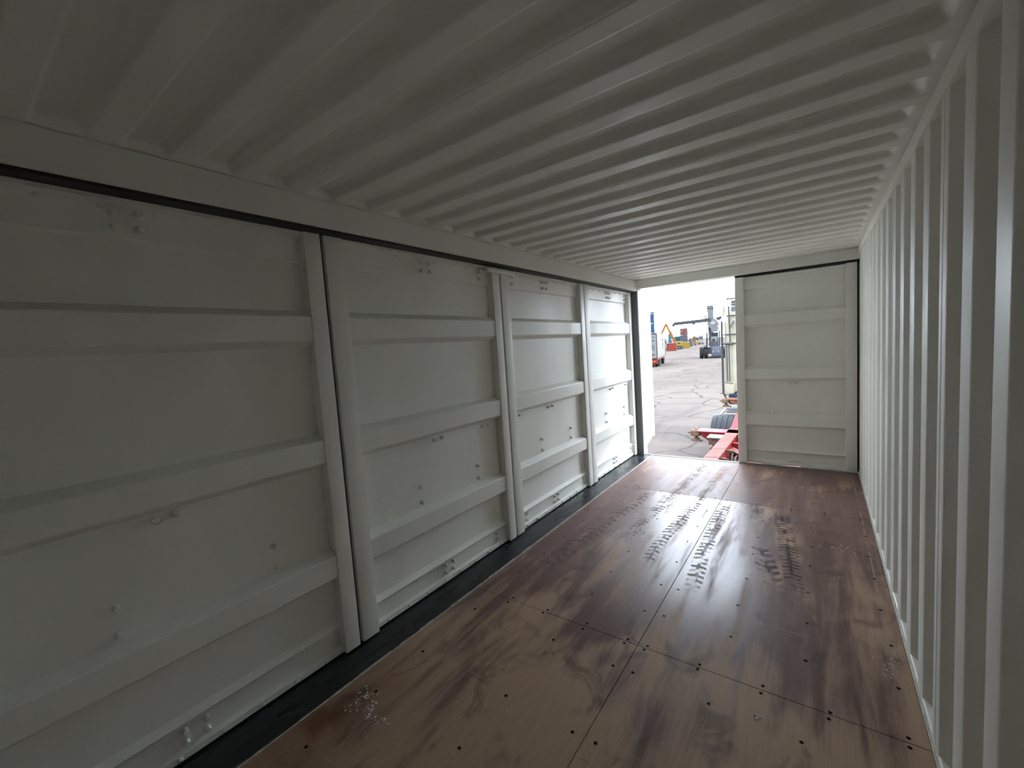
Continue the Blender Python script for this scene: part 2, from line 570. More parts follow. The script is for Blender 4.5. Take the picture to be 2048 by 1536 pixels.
for a, b in zip(bounds[:-1], bounds[1:]):
    prof = wall_profile(a + 0.0003, b - 0.0003, 1.4145, FLAT, 0.056, 0.036)
    corrugated(prof, 0.03, 2.195).build('wall_sheet', PAINT, wall_r, 'full')
    if b < L - 0.2:
        MB().tube((0.001, b, 0.03), (0.001, b, 2.19), 0.0022, 8).build('weld_bead', PAINT, wall_r, True)
MB().bbox(0.0, 0.10, YB - 0.05, L + 0.06, -0.15, 0.035, 0.004).build('bottom_rail', PAINT, wall_r)
MB().bbox(-0.006, 0.10, YB - 0.05, L + 0.06, 2.192, ZR - 0.001, 0.006, 2).build('top_rail', PAINT, wall_r)
MB().tube((-0.001, YB, 0.001), (-0.001, L, 0.001), 0.005, 6).build('sealant_bead', SEALANT, wall_r, True)
MB().box(0.06, 0.07, YB - 0.05, L + 0.1, -0.15, 2.27).build('outer_skin', PAINT, wall_r)

# ================================================================== THE BOX: closed end behind the camera
wall_b = empty('wall_back', (0, YB, 0), label='closed corrugated steel end wall of the container', cat='wall', kind='structure')
prof = wall_profile(-0.10, 2.34, 0.2, 0.104, 0.04, 0.045)
m = corrugated([(p[0], p[1]) for p in prof], 0.02, 2.27)
m.v = [(v[1], -v[0], v[2]) for v in m.v]
m.build('wall_sheet', PAINT, wall_b, 'full')
MB().box(-0.10, 2.36, -0.07, -0.055, -0.15, 2.3).build('outer_skin', PAINT, wall_b)

# ================================================================== THE BOX: left side frame, end frame
wall_l = empty('wall_left', (0, 0, 0), label='grey steel top rail and posts framing the folding side doors', cat='wall', kind='structure')
MB().bbox(-0.13, 0.050, YB - 0.05, L + 0.12, 2.129, ZR - 0.0012, 0.002, 1).build('header_beam', PAINT_ROOF, wall_l)
MB().box(-0.125, 0.036, YB, L, 2.1175, 2.131).build('header_seal', RUBBER, wall_l)
MB().bbox(-0.13, 0.02, YB - 0.05, -0.25, -0.15, 2.13, 0.005).build('corner_post', PAINT, wall_l)
MB().box(-0.13, -0.112, YB, L, -0.02, 2.13).build('weather_seal', RUBBER, wall_l)

wall_f = empty('wall_front', (0, L, 0), label='grey steel door frame at the open end of the container', cat='wall', kind='structure')
MB().bbox(-0.13, 2.40, -0.045, 0.14, ZH + 0.003, ZR - 0.0018, 0.005, 2).build('header_beam', PAINT_ROOF, wall_f)
MB().bbox(-0.13, 0.060, -0.018, 0.115, -0.15, 2.150, 0.004).build('corner_post', PAINT, wall_f)
MB().box(-0.10, 0.050, -0.030, -0.016, 0.0, 2.135).build('post_shade_strip', POST_SHADE, wall_f)  # dark strip laid over the post's inner face as painted shade
MB().bbox(2.262, 2.40, -0.02, 0.14, -0.15, 2.150, 0.004).build('corner_post', PAINT, wall_f)
MB().box(0.06, 2.262, 0.10, 0.13, -0.16, -0.03).build('sill_beam', PAINT, wall_f)
MB().bbox(0.06, 2.262, -0.008, 0.040, -0.05, 0.004, 0.002).build('threshold_plate', STEEL_EDGE, wall_f)
MB().box(1.163, 2.262, 0.022, 0.085, 2.120, 2.160).build('header_seal', RUBBER, wall_f)

sill = empty('trim_1', (0, 0, 0), label='black painted steel sill plate below the folding side doors', cat='sill', kind='structure')
MB().bbox(-0.13, XF - 0.006, YB, L + 0.0, -0.15, -0.001, 0.003).build('sill_plate', SILL, sill)
m = MB()
yq = YB
while yq < L - 0.02:
    st = random.uniform(0.05, 0.16)
    wv = random.uniform(0.001, 0.0055)
    m.box(XF - 0.006 - wv, XF + 0.001 + wv * 0.6, yq, min(L - 0.01, yq + st), -0.01, 0.001 + wv * 0.3)
    yq += st
m.build('sealant_bead', SEALANT, sill)

# ================================================================== door leaves
def bolt_mesh():
    m = MB()
    # stands on its base at y = 0 and points to -y
    m.lathe([(0.0155, 0.0), (0.0155, -0.004), (0.0115, -0.005), (0.0110, -0.021), (0.0085, -0.0255), (0.0, -0.0262)], (0, 0, 0), 'y', 12)
    return m.mesh('bolt', PAINT, 40)
BOLT_ME = bolt_mesh()
def rivet_mesh():
    m = MB()
    m.lathe([(0.0105, 0.0), (0.0095, -0.006), (0.005, -0.010), (0.0, -0.0108)], (0, 0, 0), 'y', 10)
    return m.mesh('rivet', PAINT, True)
RIVET_ME = rivet_mesh()
PD = 0.060     # panel recess behind the stile face
def leaf(name, loc, rz, w, h, sl, sr, ribs, top_line, ledge, bolts, rivets, label, z0=0.008):
    root = empty(name, loc, rz, label, 'door', kind='structure')
    MB().bbox(0, sl, 0.0, 0.075, z0, h, 0.004, 2).build('stile', PAINT, root, 40)
    MB().bbox(w - sr, w, 0.0, 0.075, z0, h, 0.004, 2).build('stile', PAINT, root, 40)
    MB().box(sl - 0.004, w - sr + 0.004, PD, PD + 0.004, z0, h).build('panel', PAINT, root)
    # top and bottom rails stand a little proud of the sheet
    MB().prism([(PD + .001, top_line), (PD - 0.014, top_line + 0.012), (PD - 0.014, h - 0.024), (0.010, h - 0.016), (0.010, h - 0.001), (PD + .001, h - 0.001)], 0, sl - 0.002, w - sr + 0.002).build('top_rail', PAINT, root)
    MB().prism([(PD + .001, ledge + 0.020), (PD - 0.034, ledge), (PD - 0.030, ledge - 0.008), (PD - 0.012, ledge - 0.012), (PD - 0.012, 0.042), (PD - 0.034, 0.034), (PD - 0.034, z0 + 0.001), (PD + .001, z0 + 0.001)], 0, sl - 0.002, w - sr + 0.002).build('bottom_rail', PAINT, root)
    for a, b in ribs:
        rd = 0.008
        m = MB()
        pr = [(PD + .001, a - 0.030), (PD - 0.004, a - 0.028), (rd + 0.004, a - 0.002), (rd, a + 0.004), (rd, b - 0.004), (rd + 0.004, b + 0.002), (PD - 0.004, b + 0.028), (PD + .001, b + 0.030)]
        m.prism(pr, 0, sl - 0.003, w - sr + 0.003).build('rib', PAINT, root, 25)
        # weld dabs where the rib meets the hinge stile
        for zz in (a - 0.004, b + 0.004):
            MB().lathe([(0.0, -0.008), (0.006, -0.005), (0.007, 0.0), (0.006, 0.005), (0.0, 0.008)], (sl + 0.001, rd + 0.004, zz), 'z', 8).build('weld_dab', PAINT, root, True)
    for bx, bz in bolts:
        y = PD
        if bz > top_line + 0.012:
            y = PD - 0.013
        elif bz < ledge - 0.012:
            y = PD - 0.011
        put('bolt', BOLT_ME, root, (bx, y, bz))
    for bx, bz in rivets:
        put('rivet', RIVET_ME, root, (bx, PD - 0.033 if bz < 0.1 else PD - 0.013, bz))
    # black gasket round the leaf
    g = MB()
    g.box(w - 0.002, w + 0.018, 0.022, 0.070, z0, h)
    g.build('gasket', RUBBER, root)
    return root

RIBS_S = [(0.415, 0.525), (1.005, 1.115), (1.605, 1.720)]
def side_bolts(extra):
    b = [(0.662, 2.072), (0.730, 2.072), (0.662, 2.022), (0.730, 2.022), (0.665, 0.950), (0.735, 0.953), (0.523, 0.683), (0.523, 0.582), (1.068, 0.678), (1.068, 0.582),
         (0.662, 0.062), (0.732, 0.062), (0.662, 0.112), (0.732, 0.112)]
    return b + [(extra, 2.072), (extra, 2.024), (extra, 0.951), (extra, 0.115), (extra, 0.062)] + ([(extra - 0.06, 0.951)] if extra > 1 else [])
riv = [(0.183 + 0.15 * k, 0.021) for k in range(8)]
riv_top = [(0.183 + 0.15 * k, 2.089) for k in range(8)]
labels = ['darkest side door leaf, nearest the camera, cut by the left frame edge', 'second side door leaf from the left, wide and fully visible, with bolt pairs',
          'third side door leaf, carrying the latch bar at its top corner', 'narrowest and brightest side door leaf, right beside the open end']
starts = [-0.216, 1.212, 2.640, 4.064]
side_leaves = []
for i, ys_ in enumerate(starts):
    wd = 1.408 if i < 3 else 1.352
    lf = leaf('door_%d' % (i + 1), (X0, ys_, 0), PI / 2, wd, 2.117, 0.100, 0.082, RIBS_S, 1.975, 0.150, side_bolts(1.212 if i % 2 else 0.195), riv + riv_top, labels[i])
    side_leaves.append(lf)
# latch bar across the joint of the second and third leaf
lb = MB()
lb.bbox(-0.19, 0.112, -0.036, -0.006, 2.066, 2.096, 0.003)
lb.bbox(0.105, 0.16, -0.030, 0.046, 2.060, 2.098, 0.003)
lb.build('latch_bar', PAINT, side_leaves[2])
MB().bbox(1.20, 1.30, 0.01, 0.046, 2.073, 2.09, 0.003).build('latch_keeper', PAINT, side_leaves[1])
MB().bbox(1.255, 1.375, -0.004, 0.002, 2.088, 2.108, 0.002).build('latch_plate', PAINT, side_leaves[1])

RIBS_E = [(0.457, 0.577), (0.982, 1.089), (1.586, 1.696)]
end_bolts = [(0.508, 0.929), (0.572, 0.929), (0.342, 0.708), (0.342, 0.612), (0.748, 0.706), (0.748, 0.614), (0.508, 0.060), (0.572, 0.060)]
end_r = leaf('door_5', (1.162, L + 0.012, 0), 0, 1.080, 2.128, 0.086, 0.090, RIBS_E, 1.976, 0.162, end_bolts, [], 'closed grey end door leaf beside the right corrugated wall')
end_l = leaf('door_6', (0.034, L + 0.11, 0), math.radians(101), 1.085, 2.128, 0.090, 0.086, RIBS_E, 1.976, 0.162, end_bolts, [(0.15 + 0.15 * k, 0.021) for k in range(6)],
             'sunlit cream end door leaf standing open outside')
for zz in (0.22, 0.84, 1.46, 1.98):
    MB().bbox(-0.055, 0.04, 0.03, 0.09, zz, zz + 0.07, 0.004).build('hinge', PAINT, end_l)

# ================================================================== loose dirt on the floor
def crumbs(name, spots, label):
    m = MB()
    for cx, cy, sx, sy, n_, rmax in spots:
        for _ in range(n_):
            x = random.gauss(cx, sx)
            y = random.gauss(cy, sy)
            if not (XF + 0.01 < x < W - 0.01):
                continue
            r = random.uniform(0.25, 1.0) * rmax
            bm = bmesh.new()
            bmesh.ops.create_icosphere(bm, subdivisions=1, radius=r)
            for v in bm.verts:
                v.co *= random.uniform(0.7, 1.25)
                v.co.z = max(v.co.z * 0.6, -r * 0.3)
                v.co += Vector((x, y, r * 0.3))
            m.bm(bm)
    o = m.build(name, CRUMB)
    return tag(o, label, 'debris', kind='stuff')
crumbs('white_crumbs', [(0.30, 1.00, 0.035, 0.02, 40, 0.0055), (0.42, 0.955, 0.05, 0.018, 46, 0.0055), (0.27, 0.93, 0.02, 0.03, 16, 0.004)], 'white paint crumbs on the brown floor near the black sill')
crumbs('pale_crumbs', [(2.19, 2.34, 0.025, 0.05, 46, 0.0035), (2.08, 3.52, 0.06, 0.05, 40, 0.004), (0.8, 1.6, 0.4, 0.5, 46, 0.0024), (1.6, 1.75, 0.3, 0.25, 30, 0.0026), (1.72, 1.75, 0.02, 0.02, 6, 0.006)], 'pale grit scattered over the floor toward the right wall')

# ================================================================== OUTSIDE
gm = MB()
gm.add([(-400, -60, GZ), (300, -60, GZ), (300, 700, GZ), (-400, 700, GZ)], [(0, 1, 2, 3)])
ground = gm.build('ground', YARD)
tag(ground, 'cracked pale concrete yard outside the open doors', 'ground', kind='structure')

def wheel(parent, x, y, r, w, name='wheel', axis='x', hub=MID_STEEL, z=None):
    """tyre with a hub as sub-part; wheel stands on the yard"""
    zc = (GZ + r if z is None else z)
    c = (x - parent.location.x, y - parent.location.y, zc - parent.location.z)
    t = MB().lathe([(r * .55, -w / 2), (r * .86, -w / 2), (r * .97, -w * .36), (r, -w * .2), (r, w * .2), (r * .97, w * .36), (r * .86, w / 2), (r * .55, w / 2)], c, axis, 24)
    o = t.build(name, TYRE, parent, 40)
    h = MB().lathe([(0.0, -w * .30), (r * .2, -w * .30), (r * .24, -w * .1), (r * .55, -w * .36), (r * .58, -w * .45), (r * .58, w * .45), (r * .55, w * .36), (r * .24, w * .1), (r * .2, w * .3), (0, w * .3)], c, axis, 20)
    h.build('hub', hub, o, 40)
    return o

# ---------------- red container trailer under and in front of the box
tr = empty('container_trailer', (1.165, 8.0, GZ), label='red gooseneck container trailer reaching out beyond the door sill', cat='trailer')
def T(x0, x1, y0, y1, z0, z1, b=0.006):
    return MB().bbox(x0 - 1.165, x1 - 1.165, y0 - 8.0, y1 - 8.0, z0 - GZ, z1 - GZ, b)
for sgn, xa in ((1, 0.60), (-1, 1.545)):
    T(xa, xa + 0.19, 1.0, 8.62, -0.225, -0.200, 0.004).build('beam_flange', TRAILER_WORN, tr)
    T(xa + 0.150, xa + 0.172, 1.0, 8.62, -0.80, -0.222, 0.003).build('beam_web', TRAILER_RED, tr)
    T(xa + 0.0, xa + 0.19, 1.0, 8.62, -0.825, -0.798, 0.004).build('beam_flange', TRAILER_RED, tr)
    m = MB().prism([(8.45 - 8, -0.20 - GZ), (9.0 - 8, -0.03 - GZ), (11.6 - 8, -0.03 - GZ), (11.6 - 8, -0.17 - GZ), (8.9 - 8, -0.19 - GZ), (8.62 - 8, -0.645 - GZ), (8.45 - 8, -0.645 - GZ)], 0, xa - 1.165 + 0.02, xa - 1.165 + 0.17)
    m.build('gooseneck_beam', TRAILER_RED, tr)
    for k, yy in enumerate((6.35, 6.85, 7.35, 7.8)):
        T(xa + 0.002, xa + 0.188, yy, yy + 0.006, -0.2005, -0.1975, 0.001).build('weld_seam', RUST, tr)
    for yy in (6.55, 7.05):
        m = MB().tube((xa + 0.19 - 1.165, yy - 8, -0.26 - GZ), (xa + 0.28 - 1.165, yy - 8, -0.28 - GZ), 0.018, 8)
        m.bbox(xa + 0.10 - 1.165, xa + 0.24 - 1.165, yy - 8.03, yy - 7.97, -0.30 - GZ, -0.25 - GZ, 0.004)
        m.build('lashing_hook', RUST, tr)
def bolster(y0, y1, z1, zlow, mat, xl=0.0, xr=2.36):
    m = MB()
    m.bbox(xl + 0.13 - 1.165, xr - 0.13 - 1.165, y0 - 8, y1 - 8, z1 - 0.03 - GZ, z1 - GZ, 0.005)
    m.prism([(xl + 0.18 - 1.165, z1 - 0.03 - GZ), (xl + 0.20 - 1.165, z1 - 0.09 - GZ), (xl + 0.36 - 1.165, zlow - GZ), (xr - 0.36 - 1.165, zlow - GZ), (xr - 0.20 - 1.165, z1 - 0.09 - GZ), (xr - 0.18 - 1.165, z1 - 0.03 - GZ)], 1, y0 + 0.02 - 8, y1 - 0.02 - 8)
    b = m.build('bolster', mat, tr)
    for xx in (xl + 0.08, xr - 0.08):
        ym = (y0 + y1) / 2
        p = (xx - 1.165, ym - 8, z1 - GZ)
        h = MB().bbox(p[0] - 0.08, p[0] + 0.085, p[1] - 0.085, p[1] + 0.085, p[2] - 0.11, p[2] - 0.005, 0.012)
        h.tube((p[0], p[1], p[2] - 0.17), (p[0], p[1], p[2] + 0.005), 0.030, 10)
        h.tube((p[0], p[1], p[2] + 0.002), (p[0], p[1], p[2] + 0.03), 0.038, 10, 0.015)
        h.tube((p[0], p[1], p[2] - 0.19), (p[0], p[1], p[2] - 0.155), 0.062, 10)
        h.bar((p[0] - 0.06, p[1] - 0.12, p[2] - 0.175), (p[0] + 0.13, p[1] - 0.08, p[2] - 0.185), 0.03, 0.03)
        h.tube((p[0] - 0.13, p[1] - 0.02, p[2] - 0.06), (p[0] - 0.07, p[1] - 0.02, p[2] - 0.06), 0.018, 8)
        h.build('twist_lock', RUST, b, 35)
bolster(8.06, 8.36, -0.20, -0.40, TRAILER_RED)
bolster(11.20, 11.46, -0.04, -0.18, TRAILER_ORANGE)
T(0.62, 1.73, 6.02, 6.10, -0.29, -0.24).build('cross_member', TRAILER_RED, tr)
T(0.62, 1.73, 7.55, 7.63, -0.34, -0.26).build('cross_member', TRAILER_RED, tr)
MB().bar((0.72 - 1.165, 6.2 - 8, -0.42 - GZ), (1.58 - 1.165, 7.5 - 8, -0.36 - GZ), 0.10, 0.08).build('diagonal_brace', TRAILER_WORN, tr)
MB().bar((1.58 - 1.165, 6.2 - 8, -0.42 - GZ), (0.76 - 1.165, 7.5 - 8, -0.36 - GZ), 0.10, 0.08).build('diagonal_brace', TRAILER_WORN, tr)
hz = MB()
for k in range(4):
    pts = []
    for i in range(13):
        t = i / 12
        pts.append((0.86 + 0.07 * k + 0.03 * math.sin(6 * t + k) - 1.165, 6.3 + 1.2 * t - 8, -0.38 + 0.03 * math.cos(9 * t + k) - GZ))
    hz.path(pts, 0.014, 6)
hz.build('air_hoses', DARK_STEEL, tr, True)
T(0.36, 0.60, 7.70, 7.98, -0.245, -0.222, 0.004).build('step_plate', DECK, tr)
T(0.38, 0.58, 7.74, 7.94, -0.36, -0.245, 0.004).build('step_bracket', RUST, tr)
m = MB().tube((0.45 - 1.165, 7.66 - 8, -0.42 - GZ), (0.45 - 1.165, 7.74 - 8, -0.42 - GZ), 0.035, 12)
m.build('marker_lamp', LAMP_RED, tr, 40)
for s in (0.42, 1.91):
    m = MB().bbox(s - 0.05 - 1.165, s + 0.05 - 1.165, 5.0 - 8, 5.1 - 8, 0.0, 1.0, 0.004)
    m.bbox(s - 0.14 - 1.165, s + 0.14 - 1.165, 4.92 - 8, 5.18 - 8, 0.0, 0.03, 0.004)
    m.build('landing_leg', TRAILER_RED, tr)
for yy in (0.6, 1.9):
    for s in (0.18, 2.15):
        wheel(tr, s, yy, 0.50, 0.34)

# ---------------- truck tractor ahead of the trailer
tk = empty('truck_tractor', (1.165, 11.0, GZ), label='cream truck tractor seen from behind its cab, beyond the red trailer', cat='truck')
CX, CY = 1.165, 11.0
def K(x0, x1, y0, y1, z0, z1, b=0.01, s=1):
    return MB().bbox(x0 - CX, x1 - CX, y0 - CY, y1 - CY, z0 - GZ, z1 - GZ, b, s)
CBY = 12.3
# cab: lofted body with a rounded back wall carrying pressed flutes
def cab_mesh():
    m = MB()
    nx, nz = 61, 46
    xa, xb = -0.085, 2.415
    za, zb = 0.02, 2.30
    vs = []
    for j in range(nz):
        z = za + (zb - za) * j / (nz - 1)
        for i in range(nx):
            x = xa + (xb - xa) * i / (nx - 1)
            e = min(x - xa, xb - x)
            y = CBY + 0.10 * (1 - sstep(0.0, 0.14, e)) + 0.22 * sstep(2.0, 2.34, z)
            if z < 1.28:
                y += 0.018 * math.sin(x * 2 * PI / 0.19) * sstep(0.02, 0.10, e)
            else:
                y += (0.020 * math.sin(x * 23 + 3.1 * z) + 0.016 * math.sin(x * 41 - 5.3 * z + 1.7 * math.sin(4 * z))) * sstep(0.0, 0.08, e) * (1 - sstep(1.95, 2.2, z))
            vs.append((x - CX, y - CY, z - GZ))
    fs = [(j * nx + i, j * nx + i + 1, (j + 1) * nx + i + 1, (j + 1) * nx + i) for j in range(nz - 1) for i in range(nx - 1)]
    m.add(vs, fs)
    for x, s in ((xa, 0), (xb, 1)):
        m.prism([(CBY + 0.10 - CY, za - GZ), (CBY + 2.1 - CY, za - GZ), (CBY + 2.05 - CY, 1.2 - GZ), (CBY + 1.8 - CY, zb - GZ), (CBY + 0.32 - CY, zb - GZ), (CBY + 0.10 - CY, 2.0 - GZ)], 0, x - CX - (0 if s else 0.0), x - CX + (0.02 if not s else -0.02))
    m.box(xa - CX, xb - CX, CBY + 0.3 - CY, CBY + 1.8 - CY, zb - 0.02 - GZ, zb - GZ)
    m.box(xa - CX, xb - CX, CBY + 0.1 - CY, CBY + 2.1 - CY, za - 0.02 - GZ, za - GZ)
    m.box(xa - CX, xb - CX, CBY + 2.0 - CY, CBY + 2.1 - CY, za - GZ, 1.2 - GZ)
    return m
cab_mesh().build('cab', CREAM, tk, 50)
K(0.06, 2.27, CBY + 0.10, CBY + 1.5, 2.27, 2.40, 0.05, 2).build('roof_fairing', CREAM, tk, 40)
m = MB()
m.tube((-0.02 - CX, CBY + 0.05 - CY, 2.42 - GZ), (2.35 - CX, CBY + 0.05 - CY, 2.42 - GZ), 0.022, 8)
m.tube((0.12 - CX, CBY - 0.02 - CY, 2.33 - GZ), (2.21 - CX, CBY - 0.02 - CY, 2.33 - GZ), 0.028, 8)
m.build('roof_rail', MID_STEEL, tk, True)
K(0.10, 2.23, CBY - 0.02, CBY + 0.02, 2.10, 2.20, 0.006).build('rear_window_bar', STACK_BLUE, tk)
for s, xx in ((1, -0.165), (-1, 2.495)):
    K(min(xx, xx + 0.045 * s), max(xx, xx + 0.045 * s), CBY + 0.02, CBY + 0.10, -0.03, 1.86, 0.012).build('side_fairing', DARK_STEEL, tk)
    m = MB().bar((xx + 0.02 * s - CX, CBY + 0.05 - CY, -0.02 - GZ), (xx + 0.12 * s - CX, CBY + 0.05 - CY, -0.24 - GZ), 0.04, 0.04)
    m.build('fairing_stay', DARK_STEEL, tk)
    m = MB().bbox(xx + (0.00 if s > 0 else -0.06) - CX, xx + (0.06 if s > 0 else 0.0) - CX, CBY + 0.3 - CY, CBY + 0.34 - CY, 2.02 - GZ, 2.30 - GZ, 0.015)
    m.build('mirror', CREAM, tk)
for xx in (-0.005, 0.045):
    MB().tube((xx - CX, CBY - 0.08 - CY, 0.28 - GZ), (xx - 0.01 - CX, CBY - 0.08 - CY, 1.28 - GZ), 0.014, 8).build('air_pipe', DARK_STEEL, tk, True)
MB().tube((0.07 - CX, CBY - 0.07 - CY, 1.25 - GZ), (0.05 - CX, CBY - 0.07 - CY, 2.22 - GZ), 0.017, 8).build('stack_pipe', DARK_STEEL, tk, True)
for zz, x0 in ((1.27, -0.12), (1.50, -0.10), (1.98, 0.0)):
    MB().tube((x0 - CX, CBY - 0.05 - CY, zz - GZ), (2.35 - CX, CBY - 0.05 - CY, zz - GZ), 0.016, 8).build('grab_rail', DARK_STEEL, tk, True)
for xx in (0.0, 0.09):
    MB().lathe([(0.0, -.05), (0.035, -.05), (0.035, .05), (0.0, .05)], (xx - CX, CBY - 0.08 - CY, 1.27 - GZ), 'x', 12).build('hose_coupling', MID_STEEL, tk, 40)
MB().bar((0.07 - CX, CBY - 0.07 - CY, 1.66 - GZ), (0.17 - CX, CBY - 0.07 - CY, 1.84 - GZ), 0.035, 0.03).build('pipe_stay', MID_STEEL, tk)
K(-0.055, 0.16, CBY - 0.34, CBY - 0.02, -0.01, 0.255, 0.03, 2).build('filter_box', CREAM, tk, 40)
m = MB()
m.path([(-0.10 - CX, CBY - 0.36 - CY, 0.23 - GZ), (-0.04 - CX, CBY - 0.36 - CY, 0.275 - GZ), (0.17 - CX, CBY - 0.36 - CY, 0.262 - GZ)], 0.012, 6)
m.path([(-0.07 - CX, CBY - 0.36 - CY, 0.27 - GZ), (-0.08 - CX, CBY - 0.36 - CY, 0.0 - GZ), (-0.03 - CX, CBY - 0.36 - CY, -0.03 - GZ), (0.16 - CX, CBY - 0.36 - CY, -0.03 - GZ)], 0.012, 6)
m.path([(-0.14 - CX, CBY - 0.36 - CY, 0.0 - GZ), (-0.07 - CX, CBY - 0.36 - CY, 0.0 - GZ)], 0.012, 6)
m.build('filter_frame', DARK_STEEL, tk, True)
K(0.02, 0.62, CBY - 0.2, CBY + 0.6, -0.30, -0.04, 0.02).build('battery_box', NAVY, tk)
for xx in (0.66, 1.59):
    K(xx, xx + 0.09, 8.9, 14.2, -0.70, -0.42, 0.006).build('frame_rail', DARK_STEEL, tk)
# alloy deck plate and its step edge ahead of the mudguard
m = K(0.12, 0.64, 11.15, 11.75, -0.36, -0.335, 0.004)
m.bar((0.05 - CX, 10.75 - CY, -0.36 - GZ), (0.02 - CX, 11.75 - CY, -0.35 - GZ), 0.035, 0.03)
m.bar((0.02 - CX, 11.73 - CY, -0.35 - GZ), (0.64 - CX, 11.73 - CY, -0.35 - GZ), 0.035, 0.03)
for yy in (11.15, 11.4):
    m.bar((0.06 - CX, yy - CY, -0.325 - GZ), (0.64 - CX, yy - CY, -0.325 - GZ), 0.06, 0.02)
m.build('deck_plate', DECK, tk)
# wheels with plastic mudguards
for xc in (0.20, 2.13):
    wheel(tk, xc - 0.0, 10.85, 0.46, 0.56)
    wheel(tk, xc + (0.02 if xc < 1 else -0.02), 13.6, 0.50, 0.32)
    g = MB()
    hw = 0.30
    n = 22
    vs, fs = [], []
    for i in range(n + 1):
        a = math.radians(8 + 150 * i / n)
        for r in (0.545, 0.56):
            for sx in (-hw, hw):
                vs.append((xc + sx - CX, 10.85 - r * math.cos(a) * 1.0 - CY, 0.48 + r * math.sin(a)))
    for i in range(n):
        b = i * 4
        fs += [(b, b + 1, b + 5, b + 4), (b + 2, b + 6, b + 7, b + 3), (b, b + 4, b + 6, b + 2), (b + 1, b + 3, b + 7, b + 5)]
    g.add(vs, fs)
    gu = g.build('mudguard', FENDER, tk, 40)
    for k in range(5):
        xx = xc - hw + 0.075 + 0.112 * k
        r_ = MB()
        vs, fs = [], []
        for i in range(9):
            a = math.radians(34 + 46 * i / 8)
            for r in (0.558, 0.575):
                for sx in (-0.024, 0.024):
                    vs.append((xx + sx - CX, 10.85 - r * math.cos(a) - CY, 0.48 + r * math.sin(a)))
        for i in range(8):
            b = i * 4
            fs += [(b, b + 1, b + 5, b + 4), (b + 2, b + 6, b + 7, b + 3), (b, b + 4, b + 6, b + 2), (b + 1, b + 3, b + 7, b + 5)]
        fs += [(0, 2, 3, 1), (32, 33, 35, 34)]
        r_.add(vs, fs).build('mudguard_rib', FENDER, gu)

# ---------------- white box trailer standing on the left of the yard
bt = empty('box_trailer', (-11.73, 44.75, GZ), math.radians(10.2), 'white box trailer with vertical black letters, parked behind the open door', 'trailer')
MB().bbox(-2.45, 0.0, 0, 7.6, 0.90, 3.52, 0.03).build('box_body', WHITE, bt)
MB().bbox(-2.38, -0.07, -0.05, 0.01, 0.98, 3.42, 0.01).build('rear_door', PALE_GREY, bt)
for z0, z1 in ((3.1, 3.2), (2.72, 2.86), (2.25, 2.33), (2.02, 2.14), (1.82, 1.92), (1.25, 1.42)):
    MB().box(-2.1, -0.25, -0.07, -0.045, z0, z1).build('printed_stripe', MID_STEEL, bt)
MB().box(-2.47, 0.02, -0.06, 0.0, 3.42, 3.56).build('roof_trim', DARK_STEEL, bt)
MB().box(-0.08, 0.02, -0.06, 0.02, 0.85, 3.42).build('corner_trim', DARK_STEEL, bt)
MB().box(-0.0, 0.03, 7.52, 7.62, 0.85, 3.55).build('corner_trim', DARK_STEEL, bt)
MB().bbox(-2.4, -0.05, 0.2, 7.4, 0.72, 0.92, 0.02).build('under_frame', TRAILER_RED, bt)
MB().bbox(-2.40, -0.04, -0.02, 0.18, 0.35, 0.80, 0.02).build('rear_bumper', TRAILER_RED, bt)
for xx in (-0.55, -0.30, -2.1, -1.85):
    MB().lathe([(0.0, -0.05), (0.09, -0.04), (0.10, 0.0)], (xx, -0.02, 0.60), 'y', 12).build('tail_lamp', LAMP_AMBER, bt, True)
for yy in (1.3, 2.6, 6.6):
    for xx in (-0.22, -2.22):
        c = (xx, yy, 0.5)
        o = MB().lathe([(.28, -.16), (.43, -.16), (.49, -.1), (.5, 0), (.49, .1), (.43, .16), (.28, .16)], c, 'x', 20).build('wheel', TYRE, bt, 40)
        MB().lathe([(0, .10), (.1, .10), (.12, .04), (.28, .12), (.29, -.12), (0, -.12)], c, 'x', 16).build('hub', MID_STEEL, o, 40)
def letters(parent, text, size, loc, rot, mat, name):
    cu = bpy.data.curves.new(name, 'FONT')
    cu.body = text
    cu.size = size
    cu.align_x = 'CENTER'
    cu.extrude = 0.008
    cu.space_line = 1.0
    tmp = bpy.data.objects.new('tmp_text', cu)
    COL.objects.link(tmp)
    dg = bpy.context.evaluated_depsgraph_get()
    me = bpy.data.meshes.new_from_object(tmp.evaluated_get(dg))
    bpy.data.objects.remove(tmp)
    me.materials.clear()
    me.materials.append(mat)
    o = put(name, me, parent, loc, rot)
    return o
for k, ch in enumerate('HAP'):
    letters(bt, ch, 0.46, (0.012, 5.2, 2.62 - 0.42 * k), (PI / 2, 0, PI / 2), BLACK_PRINT, 'painted_letter').scale = (2.2, 1, 1)

# ---------------- reach stacker
rs = empty('reach_stacker', (-9.36, 59.76, GZ), math.radians(10.7), 'grey reach stacker with raised boom and wide spreader arm in the yard', 'reach stacker')
rs.scale = (0.905, 0.905, 1.0)
